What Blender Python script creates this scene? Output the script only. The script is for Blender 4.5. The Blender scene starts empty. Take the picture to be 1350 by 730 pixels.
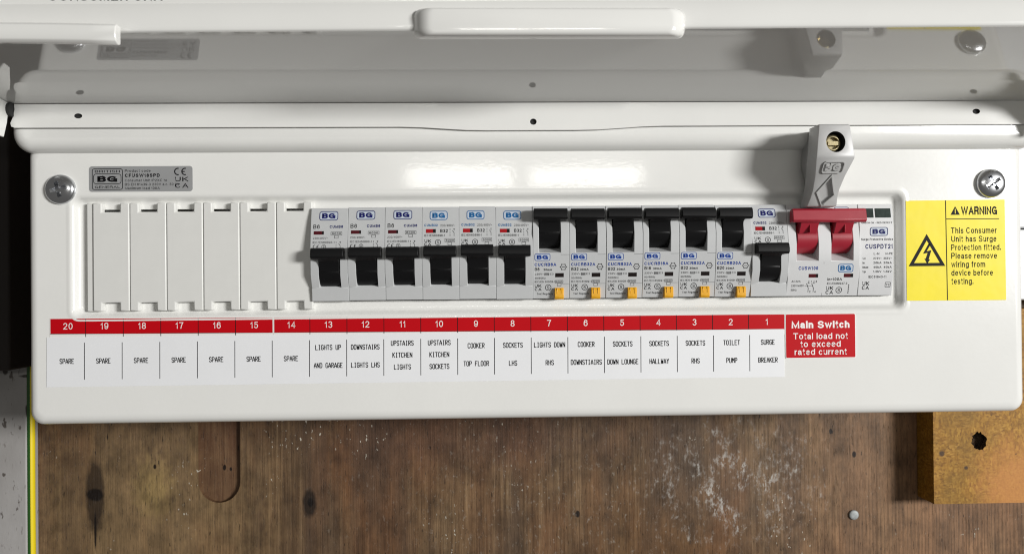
import bpy, bmesh, math, random
from mathutils import Vector, Matrix, Euler
random.seed(7)
SC = bpy.context.scene
C = SC.collection
MM = 0.001

# ------------------------------------------------------------------ camera
yaw, pitch, roll = math.radians(1.42684), math.radians(0.30926), math.radians(-0.52176)
f = Vector((math.sin(yaw)*math.cos(pitch), math.cos(yaw)*math.cos(pitch), math.sin(pitch)))
r0 = Vector((math.cos(yaw), -math.sin(yaw), 0)); u0 = r0.cross(f)
cr, sr = math.cos(roll), math.sin(roll)
right = cr*r0 + sr*u0; up = cr*u0 - sr*r0
cam_d = bpy.data.cameras.new('camera'); cam = bpy.data.objects.new('camera', cam_d); C.objects.link(cam)
m = Matrix((right, up, -f)).transposed().to_4x4(); m.translation = Vector((0, -0.369, 0))
cam.matrix_world = m
cam_d.sensor_width = 36; cam_d.lens = 26.0; cam_d.clip_start = 0.01; cam_d.clip_end = 50
cam_d.dof.use_dof = True; cam_d.dof.focus_distance = 0.375; cam_d.dof.aperture_fstop = 13
SC.camera = cam
SC.cycles.filter_width = 1.1

# ------------------------------------------------------------------ light
w = bpy.data.worlds.new('World'); SC.world = w; w.use_nodes = True
w.node_tree.nodes['Background'].inputs[0].default_value = (1.0, 0.97, 0.92, 1)
w.node_tree.nodes['Background'].inputs[1].default_value = 0.13
SC.view_settings.view_transform = 'Standard'; SC.view_settings.look = 'None'
SC.view_settings.exposure = 0.0; SC.view_settings.gamma = 1.0

def area(name, loc, target, sx, sy, power, col):
    d = bpy.data.lights.new(name, 'AREA'); d.shape = 'RECTANGLE'; d.size = sx; d.size_y = sy
    d.energy = power; d.color = col
    o = bpy.data.objects.new(name, d); C.objects.link(o); o.location = loc
    o.rotation_euler = (Vector(target)-Vector(loc)).to_track_quat('-Z', 'Y').to_euler()
    return o
area('ceiling_tube_light', (-0.105, -2.0, 0.333), (-0.05, 0, 0), 0.34, 0.062, 1.3, (1.0, 0.98, 0.92))
area('ceiling_tube_light', (0.300, -2.0, 0.333), (0.15, 0, 0), 0.36, 0.062, 1.3, (1.0, 0.98, 0.92))
area('side_lamp', (2.60, -2.33, 0.40), (0.0, 0, 0.0), 0.85, 0.44, 140.0, (1.0, 0.99, 0.97))

# ------------------------------------------------------------------ materials
def mat(name, col, rough=0.5, metal=0.0, spec=0.5, coat=0.0, bump=None, var=None, alpha=None):
    M = bpy.data.materials.new(name); M.use_nodes = True
    nt = M.node_tree; b = nt.nodes['Principled BSDF']
    b.inputs['Base Color'].default_value = (*col, 1); b.inputs['Roughness'].default_value = rough
    b.inputs['Metallic'].default_value = metal; b.inputs['Specular IOR Level'].default_value = spec
    b.inputs['Coat Weight'].default_value = coat; b.inputs['Coat Roughness'].default_value = 0.05
    if bump or var:
        tc = nt.nodes.new('ShaderNodeTexCoord')
    if bump:
        n = nt.nodes.new('ShaderNodeTexNoise'); n.inputs['Scale'].default_value = bump[0]; n.inputs['Detail'].default_value = 2
        bp = nt.nodes.new('ShaderNodeBump'); bp.inputs['Strength'].default_value = bump[1]; bp.inputs['Distance'].default_value = bump[2]
        nt.links.new(tc.outputs['Object'], n.inputs['Vector']); nt.links.new(n.outputs['Fac'], bp.inputs['Height'])
        nt.links.new(bp.outputs['Normal'], b.inputs['Normal'])
        nt.links.new(bp.outputs['Normal'], b.inputs['Coat Normal'])
    if var:   # mild mottling of colour and gloss (dust, handling)
        n2 = nt.nodes.new('ShaderNodeTexNoise'); n2.inputs['Scale'].default_value = var[0]; n2.inputs['Detail'].default_value = 6
        n2.inputs['Roughness'].default_value = 0.65
        nt.links.new(tc.outputs['Object'], n2.inputs['Vector'])
        rp = nt.nodes.new('ShaderNodeValToRGB'); e = rp.color_ramp.elements
        e[0].position = 0.3; e[1].position = 0.7
        e[0].color = (*[c*(1-var[1]) for c in col], 1); e[1].color = (*[min(1, c*(1+var[1]*0.5)) for c in col], 1)
        nt.links.new(n2.outputs['Fac'], rp.inputs['Fac']); nt.links.new(rp.outputs['Color'], b.inputs['Base Color'])
        mr = nt.nodes.new('ShaderNodeMapRange'); mr.inputs['To Min'].default_value = rough*0.85; mr.inputs['To Max'].default_value = rough*1.2
        nt.links.new(n2.outputs['Fac'], mr.inputs['Value']); nt.links.new(mr.outputs['Result'], b.inputs['Roughness'])
    return M

MT = {}
MT['white'] = mat('white_powder_coat', (0.79, 0.79, 0.765), 0.20, coat=0.4, bump=(420, 0.052, 0.0004), var=(16, 0.03))
MT['flap_shade'] = mat('flap_paint_shaded', (0.60, 0.597, 0.58), 0.03, coat=1.0, bump=(60, 0.012, 0.0003))  # flap paint darkened: the shade of the underside is put into the colour
MT['flap'] = mat('white_flap_paint', (0.79, 0.79, 0.765), 0.13, coat=0.5, bump=(260, 0.02, 0.0003), var=(16, 0.03))
MT['blank'] = mat('blank_plastic', (0.70, 0.70, 0.675), 0.42, bump=(1800, 0.05, 0.0002), var=(60, 0.03))
MT['grey'] = mat('breaker_plastic', (0.50, 0.51, 0.515), 0.45, bump=(2200, 0.06, 0.0002), var=(80, 0.04))
MT['greyd'] = mat('switch_plastic', (0.60, 0.605, 0.61), 0.42, bump=(2200, 0.06, 0.0002), var=(80, 0.04))
MT['lock'] = mat('lock_plastic', (0.47, 0.47, 0.465), 0.4, bump=(2000, 0.06, 0.0002), var=(70, 0.04))
MT['black'] = mat('black_plastic', (0.005, 0.005, 0.0055), 0.42, spec=0.22, bump=(1500, 0.05, 0.0002))
MT['dark'] = mat('dark_interior', (0.02, 0.02, 0.02), 0.8)
MT['red'] = mat('red_plastic', (0.34, 0.016, 0.032), 0.36, bump=(1500, 0.06, 0.0002), var=(60, 0.08))
MT['winred'] = mat('indicator_red', (0.34, 0.008, 0.012), 0.2)
MT['windark'] = mat('indicator_dark_red', (0.075, 0.006, 0.01), 0.2)
MT['winblack'] = mat('indicator_black', (0.012, 0.008, 0.008), 0.2)
MT['winglass'] = mat('window_dark_green', (0.045, 0.06, 0.055), 0.12, coat=0.6, var=(220, 0.5))
MT['orange'] = mat('test_button_amber', (0.80, 0.40, 0.015), 0.35, var=(300, 0.12))
MT['chrome'] = mat('screw_chrome', (0.60, 0.61, 0.63), 0.22, metal=1.0, bump=(900, 0.08, 0.0002))
MT['brass'] = mat('lock_brass', (0.55, 0.47, 0.28), 0.25, metal=1.0, bump=(900, 0.1, 0.0002))
MT['zinc'] = mat('nail_zinc', (0.36, 0.38, 0.38), 0.62, metal=0.3, bump=(900, 0.2, 0.0003), var=(400, 0.3))
MT['ink'] = mat('ink_black', (0.006, 0.006, 0.007), 0.6, spec=0.15)
MT['inkgrey'] = mat('ink_grey', (0.03, 0.03, 0.033), 0.6, spec=0.15)
MT['navy'] = mat('ink_navy', (0.008, 0.012, 0.11), 0.6, spec=0.2)
MT['blue'] = mat('ink_blue', (0.008, 0.045, 0.26), 0.6, spec=0.2)
MT['teal'] = mat('ink_teal_blue', (0.008, 0.11, 0.29), 0.6, spec=0.2)
MT['pale'] = mat('logo_pale', (0.48, 0.53, 0.60), 0.45)
MT['inkwhite'] = mat('ink_white', (0.82, 0.80, 0.78), 0.5)
MT['redst'] = mat('sticker_red', (0.50, 0.001, 0.006), 0.5, spec=0.15, var=(30, 0.05))
MT['paper'] = mat('paper_white', (0.80, 0.81, 0.83), 0.5, bump=(120, 0.06, 0.0006), var=(40, 0.02))
MT['stwhite'] = mat('sticker_white', (0.80, 0.78, 0.76), 0.4)
MT['yellow'] = mat('sticker_yellow', (0.86, 0.72, 0.003), 0.4, spec=0.25, coat=0.1, bump=(70, 0.14, 0.0012), var=(45, 0.06))
MT['silver'] = mat('sticker_silver', (0.37, 0.375, 0.38), 0.35, metal=0.25, bump=(300, 0.04, 0.0004), var=(50, 0.05))
MT['cablegreen'] = mat('cable_green', (0.02, 0.085, 0.012), 0.35)
MT['cableyellow'] = mat('cable_yellow', (0.72, 0.56, 0.01), 0.35)
MT['shade_dark'] = mat('shade_board_dark', (0.011, 0.007, 0.005), 0.7, bump=(200, 0.2, 0.001))  # near-black colour for the shade left of the case
MT['hole'] = mat('charred_hole', (0.06, 0.033, 0.014), 0.8, bump=(500, 1.0, 0.003), var=(350, 0.8))
MT['boxwhite'] = mat('box_white', (0.74, 0.75, 0.76), 0.4, var=(30, 0.04))

class NT:
    """small node helper"""
    def __init__(s, name):
        s.M = bpy.data.materials.new(name); s.M.use_nodes = True; s.nt = s.M.node_tree
        s.b = s.nt.nodes['Principled BSDF']
        s.co = s.nt.nodes.new('ShaderNodeTexCoord').outputs['Object']
    def mapped(s, scale, loc=(0, 0, 0), rot=(0, 0, 0)):
        n = s.nt.nodes.new('ShaderNodeMapping'); n.inputs['Scale'].default_value = scale; n.inputs['Location'].default_value = loc
        n.inputs['Rotation'].default_value = rot
        s.nt.links.new(s.co, n.inputs['Vector']); return n.outputs[0]
    def noise(s, scale, vec=None, detail=4, rough=0.55, dist=0.0, loc=(0, 0, 0)):
        n = s.nt.nodes.new('ShaderNodeTexNoise'); n.inputs['Scale'].default_value = 1; n.inputs['Detail'].default_value = detail
        n.inputs['Roughness'].default_value = rough; n.inputs['Distortion'].default_value = dist
        s.nt.links.new(s.mapped(scale, loc) if vec is None else vec, n.inputs['Vector']); return n.outputs['Fac']
    def voronoi(s, scale, feature='F1', out='Color'):
        n = s.nt.nodes.new('ShaderNodeTexVoronoi'); n.inputs['Scale'].default_value = 1; n.feature = feature
        s.nt.links.new(s.mapped(scale), n.inputs['Vector']); return n.outputs[out]
    def ramp(s, fac, stops):
        n = s.nt.nodes.new('ShaderNodeValToRGB'); e = n.color_ramp.elements
        while len(e) < len(stops): e.new(0.5)
        for el, (p, c) in zip(e, stops):
            el.position = p; el.color = (*c, 1) if hasattr(c, '__len__') else (c, c, c, 1)
        s.nt.links.new(fac, n.inputs['Fac']); return n.outputs['Color']
    def math(s, op, a, b=None):
        n = s.nt.nodes.new('ShaderNodeMath'); n.operation = op
        for i, v in enumerate((a, b)):
            if v is None: continue
            if isinstance(v, (int, float)): n.inputs[i].default_value = v
            else: s.nt.links.new(v, n.inputs[i])
        return n.outputs[0]
    def mix(s, fac, a, b, mode='MIX'):
        n = s.nt.nodes.new('ShaderNodeMix'); n.data_type = 'RGBA'; n.blend_type = mode
        for sock, v in ((n.inputs['Factor'], fac), (n.inputs[6], a), (n.inputs[7], b)):
            if isinstance(v, (int, float)): sock.default_value = v
            elif isinstance(v, tuple): sock.default_value = (*v, 1)
            else: s.nt.links.new(v, sock)
        return n.outputs[2]
    def ellipse(s, x, z, rx, rz, wob=0.0):
        """0 at the centre, 1 at the rim of an ellipse at world mm (x, z)"""
        v = s.mapped((1000/rx, 0, 1000/rz), (-x/rx, 0, -z/rz))
        n = s.nt.nodes.new('ShaderNodeVectorMath'); n.operation = 'LENGTH'; s.nt.links.new(v, n.inputs[0])
        o = n.outputs['Value']
        if wob: o = s.math('ADD', o, s.math('MULTIPLY', s.math('SUBTRACT', s.noise((300, 300, 160), detail=3), 0.5), wob))
        return o
    def done(s, col, rough=0.6, height=None, strength=0.4, dist=0.0006, spec=0.4):
        s.nt.links.new(col, s.b.inputs['Base Color'])
        if isinstance(rough, float): s.b.inputs['Roughness'].default_value = rough
        else: s.nt.links.new(rough, s.b.inputs['Roughness'])
        s.b.inputs['Specular IOR Level'].default_value = spec
        if height is not None:
            bp = s.nt.nodes.new('ShaderNodeBump'); bp.inputs['Strength'].default_value = strength; bp.inputs['Distance'].default_value = dist
            s.nt.links.new(height, bp.inputs['Height']); s.nt.links.new(bp.outputs['Normal'], s.b.inputs['Normal'])
        return s.M

def wood_material(name, redder=0.0):
    N = NT(name)
    grain = N.noise((420, 1, 9), detail=8, rough=0.68, dist=0.3)
    fine = N.noise((1900, 1, 34), detail=3, rough=0.6)
    mott = N.noise((75, 1, 48), detail=5, rough=0.65, loc=(1, 0, 6))
    big = N.noise((19, 1, 6), detail=3, loc=(3, 0, 1)); broad = N.noise((34, 1, 3.2), detail=3, loc=(9.3, 0, 2))
    base = N.ramp(grain, [(0.30, (0.085, 0.045, 0.019)), (0.5, (0.175, 0.103, 0.048)), (0.72, (0.31, 0.200, 0.102))])
    base = N.mix(N.ramp(big, [(0.44, 0.0), (0.60, 0.65)]), base, (0.180, 0.072, 0.026))
    base = N.mix(N.ramp(broad, [(0.40, 0.7), (0.52, 0.0)]), base, (0.095, 0.058, 0.036))
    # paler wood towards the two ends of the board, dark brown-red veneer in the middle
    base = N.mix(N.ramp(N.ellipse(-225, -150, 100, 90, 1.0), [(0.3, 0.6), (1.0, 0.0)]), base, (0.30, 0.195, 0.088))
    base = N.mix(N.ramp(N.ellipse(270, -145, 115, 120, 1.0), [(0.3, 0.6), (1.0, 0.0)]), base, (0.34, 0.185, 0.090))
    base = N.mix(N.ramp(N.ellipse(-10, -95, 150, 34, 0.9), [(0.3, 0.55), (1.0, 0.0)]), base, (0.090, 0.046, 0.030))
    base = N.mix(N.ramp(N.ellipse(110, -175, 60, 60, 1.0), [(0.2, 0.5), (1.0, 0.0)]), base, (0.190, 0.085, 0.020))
    base = N.mix(N.ramp(N.ellipse(-214, -128, 16, 24, 1.2), [(0.2, 0.55), (1.0, 0.0)]), base, (0.42, 0.29, 0.10))
    base = N.mix(0.85, base, N.ramp(mott, [(0.30, 0.44), (0.5, 0.95), (0.72, 1.45)]), 'MULTIPLY')
    base = N.mix(0.6, base, N.ramp(fine, [(0.30, 0.52), (0.55, 1.0), (0.8, 1.12)]), 'MULTIPLY')
    # wavy growth rings
    wv = N.nt.nodes.new('ShaderNodeTexWave'); wv.inputs['Scale'].default_value = 1; wv.bands_direction = 'X'; wv.inputs['Distortion'].default_value = 5; wv.inputs['Detail'].default_value = 3
    N.nt.links.new(N.mapped((130, 1, 9)), wv.inputs['Vector'])
    rz = N.ramp(N.ellipse(330, -170, 150, 70, 0.8), [(0.4, 0.8), (1.0, 0.2)])
    base = N.mix(rz, base, N.ramp(wv.outputs['Fac'], [(0.0, 0.62), (0.35, 1.0), (1.0, 1.05)]), 'MULTIPLY')
    if redder: base = N.mix(redder, base, (0.10, 0.034, 0.018))
    # darker veneer strips with straight edges
    for (x, hw_, op) in ((-262, 8.5, .35), (-125, 9, .3), (98, 6, .3)):
        e = N.nt.nodes.new('ShaderNodeSeparateXYZ'); N.nt.links.new(N.co, e.inputs[0])
        d = N.math('ABSOLUTE', N.math('ADD', N.math('MULTIPLY', e.outputs[0], 1000), -x))
        base = N.mix(N.ramp(N.math('DIVIDE', d, hw_*2), [(0.49, op), (0.53, 0.0)]), base, (0.085, 0.050, 0.028))
    # knots
    for (x, z, rx, rz_, op) in ((-250, -131, 6.8, 27, .86), (-117, -138.5, 5.0, 10.5, .96), (-85, -166, 3.5, 14, .5), (125, -160, 2.5, 9, .4)):
        d = N.ellipse(x, z, rx, rz_, 0.45)
        base = N.mix(N.ramp(d, [(0.66, op), (1.0, 0.0)]), base, (0.022, 0.013, 0.008))
    for (x, z, rx, rz_) in ((-250, -131, 6.5, 4.5), (-250, -153, .8, 14), (-116.5, -138, 2.2, 3.2)):
        base = N.mix(N.ramp(N.ellipse(x, z, rx, rz_, 0.5), [(0.7, 0.97), (1.0, 0.0)]), base, (0.006, 0.003, 0.002))
    # pores, pin holes and dark nicks
    pore = N.noise((2600, 1, 130), detail=1, loc=(2, 0, 3)); base = N.mix(N.ramp(pore, [(0.66, 0.0), (0.72, 0.75)]), base, (0.018, 0.010, 0.006))
    nick = N.noise((700, 1, 120), detail=2, loc=(5, 0, 3)); base = N.mix(N.ramp(nick, [(0.69, 0.0), (0.73, 0.9)]), base, (0.010, 0.006, 0.004))
    for (x, z, r) in ((-303, -94, 1.9), (-297, -116, 1.7), (-213, -114, 1.1), (52, -148, 1.6), (215, -98, 1.3), (230, -113, 1.5), (-171, -116, 1.3), (-167, -117, .9)):
        base = N.mix(N.ramp(N.ellipse(x, z, r, r*1.6, 0.5), [(0.7, 0.95), (1.0, 0.0)]), base, (0.008, 0.004, 0.003))
    # paint flecks and plaster dust
    sp = N.noise((560, 1, 330), detail=2, rough=0.5, loc=(1, 0, 9)); zone = N.noise((24, 1, 15), detail=2, loc=(4, 0, 4))
    spm = N.math('MULTIPLY', N.ramp(sp, [(0.665, 0.0), (0.70, 1.0)]), N.ramp(zone, [(0.53, 0.0), (0.64, 1.0)]))
    dz = N.ramp(N.ellipse(152, -130, 60, 44, 1.8), [(0.1, 1.0), (1.0, 0.0)])
    dn = N.noise((330, 1, 190), detail=7, rough=0.78, loc=(7, 0, 7))
    clump = N.ramp(N.noise((70, 1, 45), detail=3, loc=(8, 0, 2)), [(0.44, 0.0), (0.58, 1.0)])
    dust = N.math('MULTIPLY', N.math('MULTIPLY', dz, clump), N.ramp(dn, [(0.50, 0.0), (0.58, 0.8), (0.68, 1.0)]))
    dz2 = N.ramp(N.ellipse(60, -140, 190, 70, 1.6), [(0.2, 1.0), (1.0, 0.0)])
    dust2 = N.math('MULTIPLY', dz2, N.ramp(dn, [(0.57, 0.0), (0.68, 0.7)]))
    base = N.mix(N.math('MULTIPLY', dz, 0.16), base, (0.26, 0.20, 0.15))
    base = N.mix(spm, base, (0.58, 0.53, 0.44))
    base = N.mix(dust2, base, (0.42, 0.38, 0.32)); base = N.mix(dust, base, (0.62, 0.60, 0.56))
    hsv = N.nt.nodes.new('ShaderNodeHueSaturation'); hsv.inputs['Saturation'].default_value = 0.96; hsv.inputs['Value'].default_value = 0.86
    N.nt.links.new(base, hsv.inputs['Color']); base = hsv.outputs['Color']
    h = N.math('ADD', N.math('MULTIPLY', grain, 0.7), N.math('MULTIPLY', fine, 0.4))
    h = N.math('ADD', h, N.math('MULTIPLY', spm, 0.4)); h = N.math('SUBTRACT', h, N.math('MULTIPLY', N.ramp(pore, [(0.64, 0.0), (0.72, 1.0)]), 0.5))
    return N.done(base, 0.55, h, 0.6, 0.0007, 0.3)

def chipboard_material():
    N = NT('chipboard')
    fl = N.voronoi((950, 950, 480)); fl2 = N.voronoi((560, 560, 1150))
    b = N.ramp(fl, [(0.0, (0.164, 0.0697, 0.0049)), (0.5, (0.3444, 0.1763, 0.0131)), (1.0, (0.5412, 0.328, 0.0492))])
    b2 = N.ramp(fl2, [(0.0, (0.1312, 0.0574, 0.0041)), (0.5, (0.3116, 0.1599, 0.0115)), (1.0, (0.5084, 0.3034, 0.0574))])
    b = N.mix(N.ramp(N.noise((90, 90, 90)), [(0.4, 0.2), (0.6, 0.8)]), b, b2)
    b = N.mix(N.ramp(N.noise((30, 30, 30), detail=3), [(0.48, 0.0), (0.64, 0.6)]), b, (0.19, 0.115, 0.012))
    b = N.mix(N.ramp(N.ellipse(325, -133, 34, 40, 0.6), [(0.35, 0.75), (1.0, 0.0)]), b, (0.58, 0.27, 0.07))
    dk = N.noise((380, 380, 380), detail=2); b = N.mix(N.ramp(dk, [(0.70, 0.0), (0.76, 0.8)]), b, (0.03, 0.015, 0.006))
    for (x, z, rx, rz) in ((276, -109, 2.2, 2.2), (313.5, -80, 2, 3.5), (291, -118, 1.4, 1.4)):
        b = N.mix(N.ramp(N.ellipse(x, z, rx, rz, 0.6), [(0.6, 0.9), (1.0, 0.0)]), b, (0.04, 0.02, 0.01))
    b = N.mix(1.0, b, (0.92, 0.84, 0.85), 'MULTIPLY')
    return N.done(b, 0.6, fl, 0.3, 0.0005, 0.35)

def painted_timber_material():
    N = NT('grey_painted_timber')
    g = N.noise((26, 26, 14), detail=5, rough=0.6)
    b = N.ramp(g, [(0.3, (0.285, 0.272, 0.262)), (0.7, (0.40, 0.388, 0.38))])
    ck = N.noise((130, 130, 60), detail=4, rough=0.65, loc=(2, 0, 5)); b = N.mix(N.ramp(ck, [(0.625, 0.0), (0.655, 0.9)]), b, (0.07, 0.058, 0.05))
    ck2 = N.noise((500, 500, 110), detail=2); b = N.mix(N.ramp(ck2, [(0.64, 0.0), (0.68, 0.6)]), b, (0.12, 0.10, 0.09))
    for (x, z, rx, rz) in ((-283, -55, 7, 1.2), (-297, -52, 2, 2.5), (-284, -76, 1.3, 5)):
        b = N.mix(N.ramp(N.ellipse(x, z, rx, rz, 0.7), [(0.6, 0.9), (1.0, 0.0)]), b, (0.02, 0.014, 0.01))
    return N.done(b, 0.55, ck, 0.3, 0.0008, 0.4)

MT['wood'] = wood_material('old_plywood'); MT['wood2'] = wood_material('routed_plywood', 0.5)
MT['chip'] = chipboard_material(); MT['timber'] = painted_timber_material()

# ------------------------------------------------------------------ geometry helpers (all in mm: x, t = towards the viewer, z)
def _arc(cx, cy, rx, ry, a0, a1):
    n = max(3, int(abs(a1-a0)/20))
    return [(cx+rx*math.cos(math.radians(a0+(a1-a0)*i/n)), cy+ry*math.sin(math.radians(a0+(a1-a0)*i/n))) for i in range(n+1)]
A_ = _arc
# plain grotesque lettering drawn as pen strokes: width, strokes (x in widths, y in cap heights)
GL = {
 'A': (.84, [[(0, 0), (.5, 1), (1, 0)], [(.18, .33), (.82, .33)]]),
 'B': (.74, [[(0, 0), (0, 1), (.6, 1)]+A_(.6, .765, .34, .235, 90, -90)+[(0, .53)], [(.6, .53)]+A_(.62, .265, .38, .265, 90, -90)+[(0, 0)]]),
 'C': (.82, [A_(.5, .5, .5, .5, 48, 312)]), 'D': (.78, [[(0, 0), (0, 1), (.42, 1)]+A_(.42, .5, .58, .5, 90, -90)+[(-.02, 0)]]),
 'E': (.68, [[(1, 1), (0, 1), (0, 0), (1, 0)], [(0, .52), (.92, .52)]]), 'F': (.64, [[(1, 1), (0, 1), (0, 0)], [(0, .5), (.88, .5)]]),
 'G': (.86, [A_(.5, .5, .5, .5, 48, 345)+[(1, .46), (.56, .46)], [(1, .46), (1, 0)]]), 'H': (.76, [[(0, 0), (0, 1)], [(1, 0), (1, 1)], [(0, .52), (1, .52)]]),
 'I': (.14, [[(.5, 0), (.5, 1)]]), 'J': (.56, [[(1, 1), (1, .3)]+A_(.5, .3, .5, .3, 0, -170)]), 'K': (.78, [[(0, 0), (0, 1)], [(.95, 1), (0, .36)], [(.33, .58), (1, 0)]]),
 'L': (.62, [[(0, 1), (0, 0), (1, 0)]]), 'M': (.92, [[(0, 0), (0, 1), (.5, .05), (1, 1), (1, 0)]]), 'N': (.78, [[(0, 0), (0, 1), (1, 0), (1, 1)]]),
 'O': (.88, [A_(.5, .5, .5, .5, 90, 450)]), 'P': (.72, [[(0, 0), (0, 1), (.58, 1)]+A_(.58, .73, .42, .27, 90, -90)+[(0, .46)]]),
 'Q': (.88, [A_(.5, .5, .5, .5, 90, 450), [(.6, .25), (1, -.02)]]), 'R': (.76, [[(0, 0), (0, 1), (.58, 1)]+A_(.58, .74, .40, .26, 90, -90)+[(0, .48)], [(.6, .47), (.9, .38), (.96, 0)]]),
 'S': (.74, [A_(.5, .755, .46, .245, 20, 265)+A_(.5, .255, .5, .255, 80, -160)]), 'T': (.74, [[(0, 1), (1, 1)], [(.5, 1), (.5, 0)]]),
 'U': (.76, [[(0, 1), (0, .36)]+A_(.5, .36, .5, .36, 180, 360)+[(1, 1)]]), 'V': (.8, [[(0, 1), (.5, 0), (1, 1)]]),
 'W': (1.16, [[(0, 1), (.26, 0), (.5, .95), (.74, 0), (1, 1)]]), 'X': (.8, [[(0, 0), (1, 1)], [(0, 1), (1, 0)]]), 'Y': (.8, [[(0, 1), (.5, .45), (1, 1)], [(.5, .45), (.5, 0)]]),
 'Z': (.72, [[(0, 1), (1, 1), (0, 0), (1, 0)]]),
 '0': (.62, [A_(.5, .5, .5, .5, 90, 450)]), '1': (.36, [[(0, .74), (.45, .8), (.8, 1), (.8, 0)]]), '2': (.62, [A_(.5, .71, .48, .29, 165, -35)+[(.05, .06), (0, 0), (1, 0)]]),
 '3': (.62, [A_(.48, .755, .45, .245, 155, -80), A_(.48, .265, .5, .265, 85, -155)]), '4': (.66, [[(.76, 0), (.76, 1), (0, .28), (1, .28)]]),
 '5': (.62, [[(.92, 1), (.18, 1), (.08, .48)]+A_(.48, .33, .5, .33, 130, -155)]), '6': (.62, [A_(.5, .32, .5, .32, 90, 450), [(0, .34), (.03, .62), (.17, .9), (.48, 1), (.78, .95), (.94, .78)]]),
 '7': (.62, [[(0, 1), (1, 1), (.6, .52), (.38, 0)]]), '8': (.62, [A_(.5, .76, .43, .24, 90, 450), A_(.5, .26, .5, .26, 90, 450)]),
 '9': (.62, [A_(.5, .68, .5, .32, 90, 450), [(1, .66), (.97, .38), (.83, .1), (.52, 0), (.22, .05), (.06, .22)]]),
 'a': (.56, [A_(.47, .5, .42, .22, 165, 0)+[(.9, .12), (1, 0)], [(.88, .42), (.45, .39)]+A_(.36, .19, .36, .19, 100, 290)+[(.88, .2)]]),
 'b': (.6, [[(0, 1), (0, 0)], A_(.5, .36, .5, .36, 90, 450)]), 'c': (.55, [A_(.5, .36, .5, .36, 45, 315)]), 'd': (.6, [[(1, 1), (1, 0)], A_(.5, .36, .5, .36, 90, 450)]),
 'e': (.58, [[(.02, .38), (1, .38)]+A_(.5, .36, .5, .36, 3, 306)]), 'f': (.36, [[(.4, 0), (.4, .8)]+A_(.8, .8, .4, .2, 180, 80), [(0, .7), (.95, .7)]]),
 'g': (.6, [A_(.5, .36, .5, .36, 90, 450), [(1, .72), (1, -.06)]+A_(.5, -.06, .5, .2, 0, -150)]), 'h': (.56, [[(0, 1), (0, 0)], [(0, .38)]+A_(.5, .38, .5, .34, 150, 0)+[(1, 0)]]),
 'i': (.12, [[(.5, 0), (.5, .72)], [(.5, .9), (.5, 1.02)]]), 'k': (.54, [[(0, 0), (0, 1)], [(.9, .72), (0, .26)], [(.36, .44), (1, 0)]]), 'l': (.12, [[(.5, 0), (.5, 1)]]),
 'm': (.92, [[(0, .72), (0, 0)], [(0, .42)]+A_(.25, .44, .25, .28, 150, 0)+[(.5, 0)], [(.5, .42)]+A_(.75, .44, .25, .28, 150, 0)+[(1, 0)]]),
 'n': (.56, [[(0, .72), (0, 0)], [(0, .38)]+A_(.5, .38, .5, .34, 150, 0)+[(1, 0)]]), 'o': (.6, [A_(.5, .36, .5, .36, 90, 450)]),
 'p': (.6, [[(0, .72), (0, -.26)], A_(.5, .36, .5, .36, 90, 450)]), 'r': (.34, [[(0, .72), (0, 0)], [(0, .36), (.3, .62), (1, .7)]]),
 's': (.52, [A_(.5, .54, .45, .18, 25, 265)+A_(.5, .18, .5, .18, 85, -160)]), 't': (.34, [[(.42, .94), (.42, .16)]+A_(.84, .16, .42, .16, 180, 280), [(0, .7), (.95, .7)]]),
 'u': (.56, [[(0, .72), (0, .32)]+A_(.5, .32, .5, .32, 180, 360)+[(1, .32)], [(1, .72), (1, 0)]]), 'v': (.56, [[(0, .72), (.5, 0), (1, .72)]]),
 'w': (.84, [[(0, .72), (.26, 0), (.5, .7), (.74, 0), (1, .72)]]), 'x': (.56, [[(0, 0), (1, .72)], [(0, .72), (1, 0)]]), 'y': (.56, [[(0, .72), (.52, .02)], [(1, .72), (.45, -.16), (.25, -.24), (.06, -.22)]]),
 'z': (.54, [[(0, .72), (1, .72), (0, 0), (1, 0)]]),
 '.': (.13, [[(.5, 0), (.5, .13)]]), '/': (.36, [[(0, 0), (1, 1)]]), '-': (.3, [[(0, .38), (1, .38)]]), '=': (.5, [[(0, .6), (1, .6)], [(0, .3), (1, .3)]]),
 '~': (.5, [[(0, .42), (.22, .54), (.5, .46), (.78, .38), (1, .5)]]), '!': (.14, [[(.5, .3), (.5, 1)], [(.5, 0), (.5, .14)]])}
_txt = {}
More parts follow.
